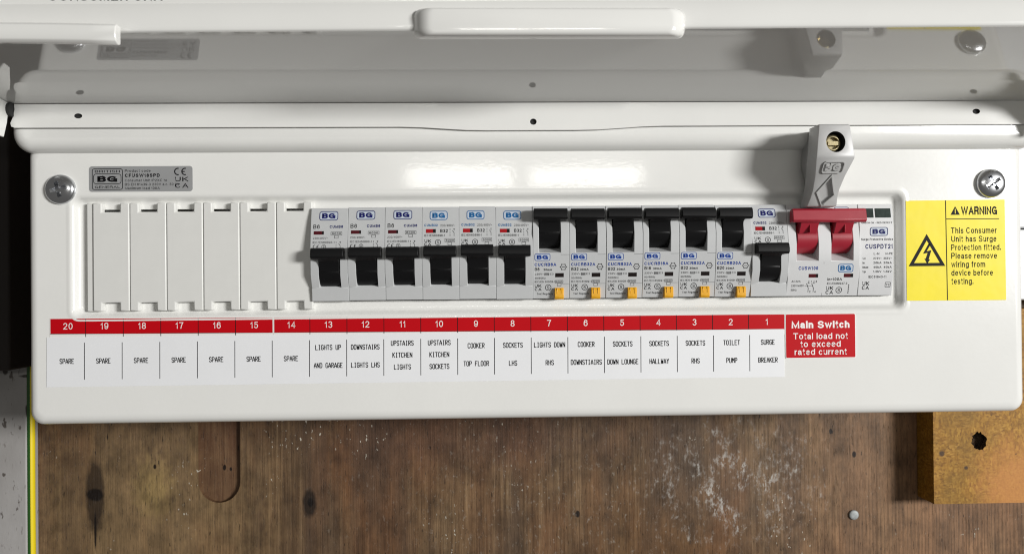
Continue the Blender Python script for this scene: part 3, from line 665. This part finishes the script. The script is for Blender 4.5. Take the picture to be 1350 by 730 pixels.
pap = sticker('paper_strip', [(-219.5, zp(-219.5)), (-219.8, -50.0), (145.9, -49.4), (145.8, zp(145))], 'paper', 'long white paper strip naming each circuit under the red numbers', .24)
p = printer(None, .28).m('ink'); q = printer(None, .27).m('ink')
pitch_p = (128.4+201.3)/18
for i, rows in enumerate(PAP):
    xl = -201.3+pitch_p*(i-1); xc = xl+pitch_p/2
    if i == 0: xc += 0.6
    zc = -37.6+.0006*(xc+219)
    if len(rows) == 1: stroke_text(p, rows[0], xc, zc+.2)
    if len(rows) == 2: stroke_text(p, rows[0], xc, zc+5.5); stroke_text(p, rows[1], xc, zc-3.4)
    if len(rows) == 3:
        for k, rw in enumerate(rows): stroke_text(p, rw, xc, zc+7.2-5.9*k)
    if i < 19: q.line(xl+pitch_p, zc+9.2, xl+pitch_p-.1, zc-8.9, .34)
p.build('lettering', pap, smooth=0); q.build('divider', pap, smooth=0)

ms = sticker('main_switch_sticker', rrect(146.5, 182.3, -40.2, -17.9, .8), 'stwhite', 'red Main Switch sticker with white lettering at the end of the strips', .30)
p = printer(None, .34).m('redst'); p.poly(rrect(146.8, 182.0, -39.9, -18.1, .6)); p.build('red_ground', ms, smooth=0)
p = printer(None, .38).m('inkwhite')
p.text('Main Switch', 164.4, -25.1, 3.6, 29.5, 'C', .030, gap=.08)
for k, st in enumerate(('Total load not', 'to exceed', 'rated current')): p.text(st, 164.3, -30.6-k*3.95, 3.1, (27.8, 20.5, 26.6)[k], 'C', .006, gap=.12)
p.build('lettering', ms, smooth=0)

wn = sticker('warning_sticker', [(208.7, 38.7), (208.7, -11.8), (259.7, -11.9), (259.6, 39.0)], 'yellow', 'yellow electric shock warning sticker at the right of the breakers', .3)
p = printer(None, .36).m('ink')
p.line(229.1, 38.7, 229.5, -11.7, .4); p.line(229.2, 29.3, 256.6, 29.3, .38)
def tri(cx, z0, w_, h_, wd):
    A = [(cx-w_/2, z0), (cx+w_/2, z0), (cx, z0+h_)]; g = (z0+h_/3); k = 1-wd/(h_/3)
    B = [(cx+(x-cx)*k, g+(z-g)*k) for x, z in A]; p.ring(A, B)
tri(219.2, 5.6, 18.8, 16.2, 1.6)
p.poly([(220.2, 17.0), (217.2, 11.8), (219.6, 12.3), (218.6, 9.3), (217.9, 9.5), (219.3, 6.7), (220.8, 9.0), (220.1, 9.0), (221.5, 13.6), (219.1, 13.1), (221.2, 16.6)][::1])
p.poly([(231.6, 31.4), (236.4, 31.4), (234.0, 35.7)]); p.text('WARNING', 237.0, 31.4, 4.2, 18.6, bold=.03, gap=.09)
for k, (st, wd) in enumerate((('This Consumer', 23.6), ('Unit has Surge', 23.4), ('Protection fitted.', 25.6), ('Please remove', 23.6), ('wiring from', 17.4), ('device before', 21.4), ('testing.', 11.2))):
    p.text(st, 231.7, 22.0-k*4.28, 3.0, wd, bold=.006)
p.build('lettering', wn, smooth=0)
p = printer(None, .39).m('yellow'); p.text('!', 234.0, 32.0, 2.4, align='C', bold=.02); p.build('exclamation', wn, smooth=0)

rl = sticker('rating_label', rrect(-198.6, -148.2, 45.7, 58.2, 1.4), 'silver', 'silver rating label with product code at the upper left', .16)
p = printer(None, .2).m('ink')
p.rring(-197.2, -182.2, 46.6, 57.1, 1.2, .32); p.rring(-196.6, -182.9, 49.4, 54.6, 1.5, .3)
p.text('BRITISH', -189.7, 55.1, 1.2, 12.2, 'C', .01); p.text('GENERAL', -189.7, 47.4, 1.2, 12.2, 'C', .01); p.text('BG', -189.7, 50.5, 2.9, 9.8, 'C', .05, gap=.05)
for st, z, h, wd, bo in (('Product code', 55.3, 1.25, 12.6, 0), ('CFUSW18SPD', 52.8, 1.7, 17.0, .035), ('Consumer Unit IP2XC to', 50.6, 1.25, 20.5, 0), ('BS EN 61439-3 230V a.c. 50 Hz', 48.6, 1.25, 26.5, 0), ('Maximum load 100A', 46.7, 1.25, 17, 0)):
    p.text(st, -181.2, z, h, wd, bold=bo+.006)
p.ce(-157.2, 53.6, 3.7); p.text('UK', -156.8, 50.6, 2.2, 6.6, bold=.01); p.text('CA', -156.8, 47.4, 2.2, 6.6, bold=.01)
p.build('lettering', rl, smooth=0)
for ob in (st1, st2, pap, ms, wn, rl, flap, strip):
    for ch in ob.children: ch.location = (0, 0, 0)

# ------------------------------------------------------------------ blanking plates
BW = 17.93
def blank_mesh(w0, full=True):
    g = MB().m('blank'); z0, z1 = -13.1, 40.2
    if full: P = [(.05, z0), (4.4, z0), (4.4, -9.0), (13.2, -9.0), (13.2, z0), (w0-.07, z0), (w0-.07, z1), (13.4, z1), (13.4, 35.7), (4.4, 35.7), (4.4, z1), (.05, z1)]
    else: P = [(0, z0), (w0, z0), (w0, z1), (0, z1)]
    g.prism_t(P, -3.45, 0.2); return g
BL = ('off-white blanking plate farthest left, under the silver rating label', 'off-white blanking plate second from the left, under the right half of the silver label', 'off-white blanking plate third from the left, just past the silver label',
      'off-white blanking plate third from the breakers, above the spare label sixteen', 'off-white blanking plate last but one before the breakers', 'off-white blanking plate touching the first B6 breaker, in its lever shadow')
proto = None
for i in range(6):
    n = 19-i
    if proto is None: o = proto = blank_mesh(BW).build('blanking_plate', bevel=.6)
    else: o = proto.copy(); C.objects.link(o)
    o.location = ((-197.1+BW*i)*MM, 0, 0)
    tag(o, BL[i], 'blanking plate', 'blanking plates over the spare ways')
o = blank_mesh(3.0, False).build('blanking_plate', bevel=.35); o.location = (-0.2003, 0.0009, 0)
tag(o, 'narrow cut-off sliver of blanking plate at the far left end of the row', 'blanking plate')

# ------------------------------------------------------------------ breakers
H = 45.9; BZ = -8.95
def body(w0, prof, slots, depth=-4.5, ledge=2.2):
    """module nose: sloping front with lever slots (x0,x1,z0,z1) let into it"""
    fn = lerp(prof); g = MB()
    g.m('grey')
    zs = sorted(set([z for z, _ in prof]+[s[2] for s in slots]+[s[3] for s in slots])); zs = [z for z in zs if 0 <= z <= H]
    xs = sorted(set([0, w0]+[s[0] for s in slots]+[s[1] for s in slots]))
    idx = {}
    V = []; Fc = []
    def v(x, t, z):
        k = (round(x, 4), round(t, 4), round(z, 4))
        if k not in idx: idx[k] = len(V); V.append((x, t, z))
        return idx[k]
    def inslot(xa, za): return any(s[0] <= xa < s[1] and s[2] <= za < s[3] for s in slots)
    for xa, xb in zip(xs, xs[1:]):
        for za, zb in zip(zs, zs[1:]):
            if not inslot(xa+1e-3, za+1e-3): Fc.append((v(xa, fn(za), za), v(xb, fn(za), za), v(xb, fn(zb), zb), v(xa, fn(zb), zb)))
    BK = -9.0
    for x in (0, w0): Fc.append(tuple(v(x, fn(z), z) for z in zs)+(v(x, BK, zs[-1]), v(x, BK, zs[0])))
    for z in (zs[0], zs[-1]): Fc.append(tuple(v(x, fn(z), z) for x in xs)+(v(w0, BK, z), v(0, BK, z)))
    for x0, x1, z0, z1 in slots:
        zz = [z for z in zs if z0 <= z <= z1]; zl = z0+ledge
        a0, a1 = v(x0, depth, zl), v(x1, depth, zl); b0, b1 = v(x0, depth, z1), v(x1, depth, z1)
        for x, lo, hi in ((x0, a0, b0), (x1, a1, b1)): Fc.append(tuple(v(x, fn(z), z) for z in zz)+(hi, lo))
        Fc.append((v(x0, fn(z0), z0), v(x1, fn(z0), z0), a1, a0)); Fc.append((v(x0, fn(z1), z1), v(x1, fn(z1), z1), b1, b0))
        Fc.append((a0, a1, b1, b0))
    g.add(V, Fc)
    return g, fn
def lever(x0, x1, bx0, bx1, dz, key='black', drop=0.0):
    g = MB().m(key)
    P = [(-4, 6.0-drop), (-1, 6.8-drop), (1.8, 8.4-drop), (3.6, 11), (4.6, 14), (4.3, 14.3), (5.0, 17), (6.0, 19.2), (8.6, 20.7), (9.6, 22.5), (9.2, 25.0), (6.0, 25.6), (2, 25), (-3, 24.4)]
    g.prism_x([(t, z+dz) for t, z in P], x0, x1)
    Q = [(5.2, 20.4), (8.9, 20.4), (9.9, 21.4), (9.9, 23.2), (9.3, 25.2), (8.3, 25.9), (5.6, 25.9), (4.6, 25.0), (4.6, 21.2)]
    g.prism_x([(t, z+dz) for t, z in Q], bx0, bx1)
    return g
def window(parent, fn, x0, x1, z0, z1, key, split=None):
    g = MB().m(key); t = fn((z0+z1)/2)
    sl = lambda z: fn(z)+.12
    g.prism_x([(fn(z0)-.5, z0), (sl(z0), z0), (sl(z1), z1), (fn(z1)-.5, z1)], x0, x1 if split is None else split)
    o = g.build('indicator_window', parent, smooth=0)
    if split is not None:
        h = MB().m('winblack'); h.prism_x([(fn(z0)-.5, z0), (sl(z0), z0), (sl(z1), z1), (fn(z1)-.5, z1)], split, x1); h.build('indicator_flag', o, smooth=0)
    return o
def rating_box(p, x0, x1, z0, z1, tx='6000'):
    p.rring(x0, x1, z0, z1, .15, .16); p.text(tx, (x0+x1)/2, z0+(z1-z0)*.22, (z1-z0)*.56, (x1-x0)*.78, 'C', .01)
    cx = (x0+x1)/2; p.rring(cx-1.0, cx+1.0, z0-1.5, z0-.05, .1, .16)
def diagram(p, x, z, h):
    p.line(x, z, x, z+h*.3, .2); p.line(x, z+h*.42, x, z+h*.6, .2); p.line(x, z+h*.75, x, z+h, .2)
    p.line(x+2.0, z, x+2.0, z+h*.45, .2); p.line(x+2.0, z+h*.45, x+1.2, z+h*.75, .2); p.line(x+2.0, z+h*.72, x+2.0, z+h, .2); p.line(x+1.6, z+h*.95, x+2.4, z+h*.95, .18)

PM = [(0, 1.6), (6.4, 2.2), (6.6, 2.0), (13, 4.6), (26, 5.0), (40, 2.9), (H, 1.6)]
PR = [(0, .5), (7.2, 2.0), (22, 4.4), (32, 5.0), (H, 2.2)]
MW = 18.19
def mcb(kind, label):
    root = empty('circuit_breaker', (0, 0, 0), label, 'circuit breaker', 'breakers in the row')
    g, fn = body(MW-.12, PM, [(3.9, 14.4, 6.6, 25.2)]); g.build('body', root, .22)
    lever(4.3, 14.0, 1.1, 16.8, 0 if kind == 'B6' else .7).build('lever', root, .3)
    p = printer(lambda x, z: fn(z)); 
    if kind == 'B6':
        l = printer(lambda x, z: fn(z)); l.logo(4.1, 13.3, 39.7, 44.3, 'navy'); l.build('logo', root, smooth=0)
        p.m('ink'); p.text('B6', 1.3, 35.6, 2.0, bold=.01); p.m('navy'); p.text('CUMB6', 9.3, 35.9, 1.35, 6.5, bold=.035)
        p.m('ink'); rating_box(p, 9.9, 15.4, 32.3, 34.0); p.m('inkgrey')
        p.text('230/400V~', 1.2, 30.4, 1.05, 7.4); p.text('IEC/EN60898-1', 1.2, 28.3, 1.05, 10.6)
        p.m('ink'); p.ce(1.3, 25.7, 1.9); p.smark(6.6, 26.7, 1.05); diagram(p, 12.6, 25.6, 3.6)
        window(root, fn, 1.6, 6.5, 32.7, 34.4, 'windark', 5.6)
    else:
        l = printer(lambda x, z: fn(z)); l.logo(3.8, 12.6, 39.3, 43.9, 'navy' if kind == 'B32n' else 'teal'); l.build('logo', root, smooth=0)
        p.m('navy' if kind == 'B32n' else 'teal'); p.text('CUMB32', 1.2, 36.1, 1.25, 6.5, bold=.03); p.m('inkgrey'); p.text('230/400V~', 9.0, 36.0, 1.15, 7.3)
        p.m('ink'); p.text('B32', 9.0, 33.1, 1.6, 3.7, bold=.02); diagram(p, 13.8, 31.2, 3.8)
        p.text('IEC/EN60898-1', 1.2, 31.1, 1.05, 10.0, bold=.004); p.ukca(1.2, 26.6, 3.4, 3.0); p.smark(7.9, 28.2, 1.45); rating_box(p, 11.2, 16.2, 28.3, 30.1)
        window(root, fn, 2.0, 6.8, 32.9, 34.8, 'winred', 5.4)
    p.build('lettering', root, smooth=0)
    return root
def rcbo(code, rate, label):
    root = empty('circuit_breaker', (0, 0, 0), label, 'circuit breaker', 'breakers in the row')
    g, fn = body(MW-.12, PR, [(3.0, 13.8, 22.7, 43.6)], ledge=3.6); g.build('body', root, .22)
    lever(3.3, 13.5, .4, 16.9, 18.2).build('lever', root, .3)
    l = printer(lambda x, z: fn(z)); l.logo(.8, 8.6, 18.7, 22.3, 'blue'); l.build('logo', root, smooth=0)
    p = printer(lambda x, z: fn(z)); p.m('blue'); p.text(code, .8, 16.1, 1.55, 10.8 if len(code) < 8 else 12.0, bold=.03)
    p.m('ink'); p.text(rate, .9, 13.8, 1.5, bold=.02); p.text('30mA', 5.2, 13.8, 1.1, 4.3, bold=.02)
    for k in range(6):
        a = k*math.pi/3; p.line(15.1+1.45*math.cos(a), 15.6+1.45*math.sin(a), 15.1+1.45*math.cos(a+math.pi/3), 15.6+1.45*math.sin(a+math.pi/3), .28)
        p.line(15.1+1.3*math.cos(a), 15.6+1.3*math.sin(a), 15.1+1.8*math.cos(a), 15.6+1.8*math.sin(a), .3)
    p.rect(14.3, 15.9, 15.45, 15.75)
    p.m('inkgrey'); p.text('230V~', .9, 11.7, .95, 4.4, bold=.005); p.rring(5.7, 7.9, 11.5, 12.7, .1, .2); p.rect(6.0, 7.6, 11.9, 12.3); p.text('E3', 8.4, 11.7, .95, 1.8)
    p.text('50/60Hz', .9, 9.7, .95, 5.4, bold=.005); p.text('IEC/EN 61009-1', .9, 7.9, .95, 10.0, bold=.005); rating_box(p, 11.1, 15.0, 7.6, 9.1)
    p.m('ink'); p.ukca(.9, 3.9, 3.4, 3.2); p.smark(7.6, 5.5, 1.55); p.text('Test Regularly', 2.0, 1.9, .95, 7.9, bold=.012)
    p.m('inkgrey'); p.line(13.8, 21.7, 18.0, 21.7, .12); p.line(13.8, 7.3, 18.0, 7.3, .12)
    p.build('lettering', root, smooth=0)
    window(root, fn, 11.1, 15.3, 10.6, 12.6, 'winblack')
    t = MB().m('orange'); t.prism_x([(-1, -.35), (2.6, -.35), (3.4, .6), (3.4, 4.0), (2.9, 5.3), (0, 5.3)], 10.7, 15.2)
    t.box(11.7, 12.1, 2.5, 3.6, 2.2, 5.0); t.box(13.8, 14.2, 2.5, 3.6, 2.2, 5.0)
    t.build('test_button', root, .25)
    return root
def copy_thing(o, label):
    c = o.copy(); C.objects.link(c); c['label'] = label
    for ch in o.children:
        d = ch.copy(); C.objects.link(d); d.parent = c
        for g in ch.children:
            e = g.copy(); C.objects.link(e); e.parent = d
    return c
X13 = -89.6
names = {13: 'LIGHTS UP AND GARAGE', 12: 'DOWNSTAIRS LIGHTS', 11: 'UPSTAIRS KITCHEN LIGHTS', 10: 'UPSTAIRS KITCHEN SOCKETS', 9: 'COOKER TOP FLOOR', 8: 'SOCKETS LHS',
         7: 'LIGHTS DOWN', 6: 'COOKER DOWNSTIAIRS', 5: 'DOWN LOUNGE', 4: 'HALLWAY', 3: 'SOCKETS RHS', 2: 'TOILET PUMP', 1: 'SURGE BREAKER'}
def mcl(n): return f'grey {"B6" if n > 10 else "B32"} breaker with black lever at mid height above number {n}, {names[n]}'
def rcl(n): return f'grey breaker with black lever raised and amber test button above number {n}, {names[n]}'
b6 = mcb('B6', mcl(13)); b32 = mcb('B32', mcl(10))
place = {13: b6, 12: copy_thing(b6, mcl(12)), 11: copy_thing(b6, mcl(11)), 10: b32, 9: copy_thing(b32, mcl(9)), 8: copy_thing(b32, mcl(8)), 1: mcb('B32n', mcl(1))}
for n, (code, rate) in {7: ('CUCRB6A', 'B6'), 6: ('CUCRB32A', 'B32'), 5: ('CUCRB32A', 'B32'), 4: ('CUCRB16A', 'B16'), 3: ('CUCRB32A', 'B32'), 2: ('CUCRB20A', 'B20')}.items():
    if n in (5, 3): place[n] = copy_thing(place[6], rcl(n))
    else: place[n] = rcbo(code, rate, rcl(n))
for n, o in place.items(): o.location = ((X13+MW*(13-n))*MM, 0, (BZ+random.uniform(-.2, .2))*MM)
for o in place.values():
    o.location.y = random.uniform(-.25, .25)*MM
    for ch in o.children:
        if ch.name.startswith('lever'): ch.location = (0, random.uniform(-.2, .2)*MM, random.uniform(-.25, .25)*MM)

# two-pole main switch
MSX = X13+MW*13
ms_ = empty('main_switch', (MSX*MM, 0, BZ*MM), 'wide main switch with one red lever bar across two poles', 'main switch')
PS = [(0, .5), (9, 2.8), (18, 4.2), (26, 4.6), (H, 1.8)]
g, fn = body(36.1, PS, [(4.2, 15.2, 17.6, 38.5), (21.7, 32.7, 17.6, 38.5)], depth=-4, ledge=4.5)
g.mats = [MT['greyd']]; g.build('body', ms_, .22)
lv = MB().m('red')
lv.prism_x([(4.6, 36.6), (8.6, 36.4), (9.6, 37.4), (8.8, 42.6), (7.6, 43.4), (5.0, 42.4)], .5, 37.3)
lvo = lv.build('lever', ms_, .35)
for x0, x1 in ((4.6, 14.9), (22.1, 32.4)):
    s = MB().m('red'); s.prism_x([(-4, 21)]+[(-4+8.6*math.cos(math.radians(a)), 29.3+8.2*math.sin(math.radians(a))) for a in range(-68, 62, 10)]+[(-4, 37.5)], x0, x1)
    s.prism_x([(2, 31.5), (4.6, 31.0), (7.8, 36.6), (5, 38), (2, 37)], x0+.6, x1-.6); s.box(x0+5.0, x0+5.5, 4, 7.2, 31.5, 36.5)
    s.build('lever_drum', lvo, .3)
l = printer(lambda x, z: fn(z)); l.logo(25.3, 33.0, 11.8, 16.0, 'teal'); l.build('logo', ms_, smooth=0)
l = printer(lambda x, z: fn(z)); l.logo(24.3, 31.8, 40.6, 44.6, 'navy'); l.build('logo', ms_, smooth=0)
p = printer(lambda x, z: fn(z)); p.m('blue'); p.text('CUSW100', 5.4, 13.1, 1.75, 9.8, bold=.025)
p.m('inkgrey'); p.text('AC22A', 2.2, 6.9, 1.05, 4.6, bold=.006); p.text('230V/400V', 2.2, 4.7, 1.05, 6.4, bold=.006); p.text('50Hz', 2.2, 2.6, 1.05, 3.0, bold=.006)
p.m('ink')
for dx in (0, 2.6): p.line(11.0+dx, 2.0, 11.0+dx, 4.0, .25); p.line(11.0+dx, 4.0, 9.9+dx, 6.4, .25); p.line(11.0+dx, 6.4, 11.0+dx, 7.8, .25); p.line(10.4+dx, 6.4, 11.6+dx, 6.4, .22)
p.text('1', 12.0, 6.8, 1, bold=.01); p.text('3', 14.4, 6.8, 1, bold=.01); p.text('2', 11.6, 1.7, 1, bold=.01); p.text('4', 14.2, 1.7, 1, bold=.01); p.line(9.0, 5.2, 13.2, 5.2, .16)
p.text('In=100A', 20.3, 7.7, 1.4, 7.4, bold=.015); p.m('inkgrey'); p.text('IEC/EN60947-3', 20.3, 5.7, 1.1, 10.2, bold=.008)
p.m('ink'); p.ukca(20.0, .9, 3.8, 3.9); p.smark(26.6, 2.9, 1.6)
for k in range(5): p.rect(31.2, 31.6, 1.2+k*.95, 1.9+k*.95)
p.m('inkgrey'); p.line(18.05, .3, 18.05, 17, .1)
p.build('lettering', ms_, smooth=0)
window(ms_, fn, 10.7, 15.4, 9.3, 11.1, 'windark', 14.2); window(ms_, fn, 28.5, 33.1, 9.3, 11.1, 'windark', 31.7)

# surge protection device
SX = MSX+36.35
sp = empty('surge_protector', (SX*MM, 0, BZ*MM), 'narrow grey surge protection module with two status windows at the right end of the row', 'surge protector')
PP = [(0, .5), (9, 2.4), (34, 3.6), (H, 1.8)]
g, fn = body(17.5, PP, []); g.mats = [MT['greyd']]; g.build('body', sp, .25)
for x0, x1 in ((1.0, 7.6), (8.5, 16.4)):
    q = MB().m('winglass'); q.prism_x([(fn(39)-.6, 39), (fn(39)+.25, 39), (fn(43.7)+.25, 43.7), (fn(43.7)-.6, 43.7)], x0, x1); q.build('status_window', sp, .15, smooth=0)
l = printer(lambda x, z: fn(z)); l.logo(5.3, 14.4, 29.8, 34.2, 'navy'); l.build('logo', sp, smooth=0)
p = printer(lambda x, z: fn(z)).m('ink')
p.text('GREEN OK - RED DEFECT', 9.0, 36.0, .85, 15.6, 'C', .012); p.text('Surge Protective Device', 9.0, 27.6, 1.1, 16.2, 'C', .015)
p.m('navy'); p.text('CUSPDT21', 10.0, 23.4, 2.35, 13.8, 'C', .025)
p.m('ink'); p.text('L-N', 7.4, 20.4, 1.1, 2.8, bold=.015); p.text('N-PE', 13.4, 20.4, 1.1, 3.6, bold=.015)
for k, (a, c, d) in enumerate((('Uc', '275V~', '255V~'), ('In', '20kA', '20kA'), ('Imax', '40kA', '40kA'), ('Up', '1.5kV', '1.5kV'))):
    z = 18.1-k*2.2; p.text(a, 1.8, z, 1.05, bold=.015); p.text(c, 7.2, z, 1.05, 4.2, bold=.015); p.text(d, 12.4, z, 1.05, 4.2, bold=.015)
p.text('IEC61643-11', 9.4, 8.8, 1.15, 9.0, 'C', .012); p.ukca(2.0, 3.0, 3.6, 4.0); p.rring(13.6, 16.4, 4.1, 6.7, .3, .22); p.text('T2', 15.0, 4.8, 1.1, align='C', bold=.01)
p.build('lettering', sp, smooth=0)
for o in C.objects:
    if 'world_coords' in o: del o['world_coords']
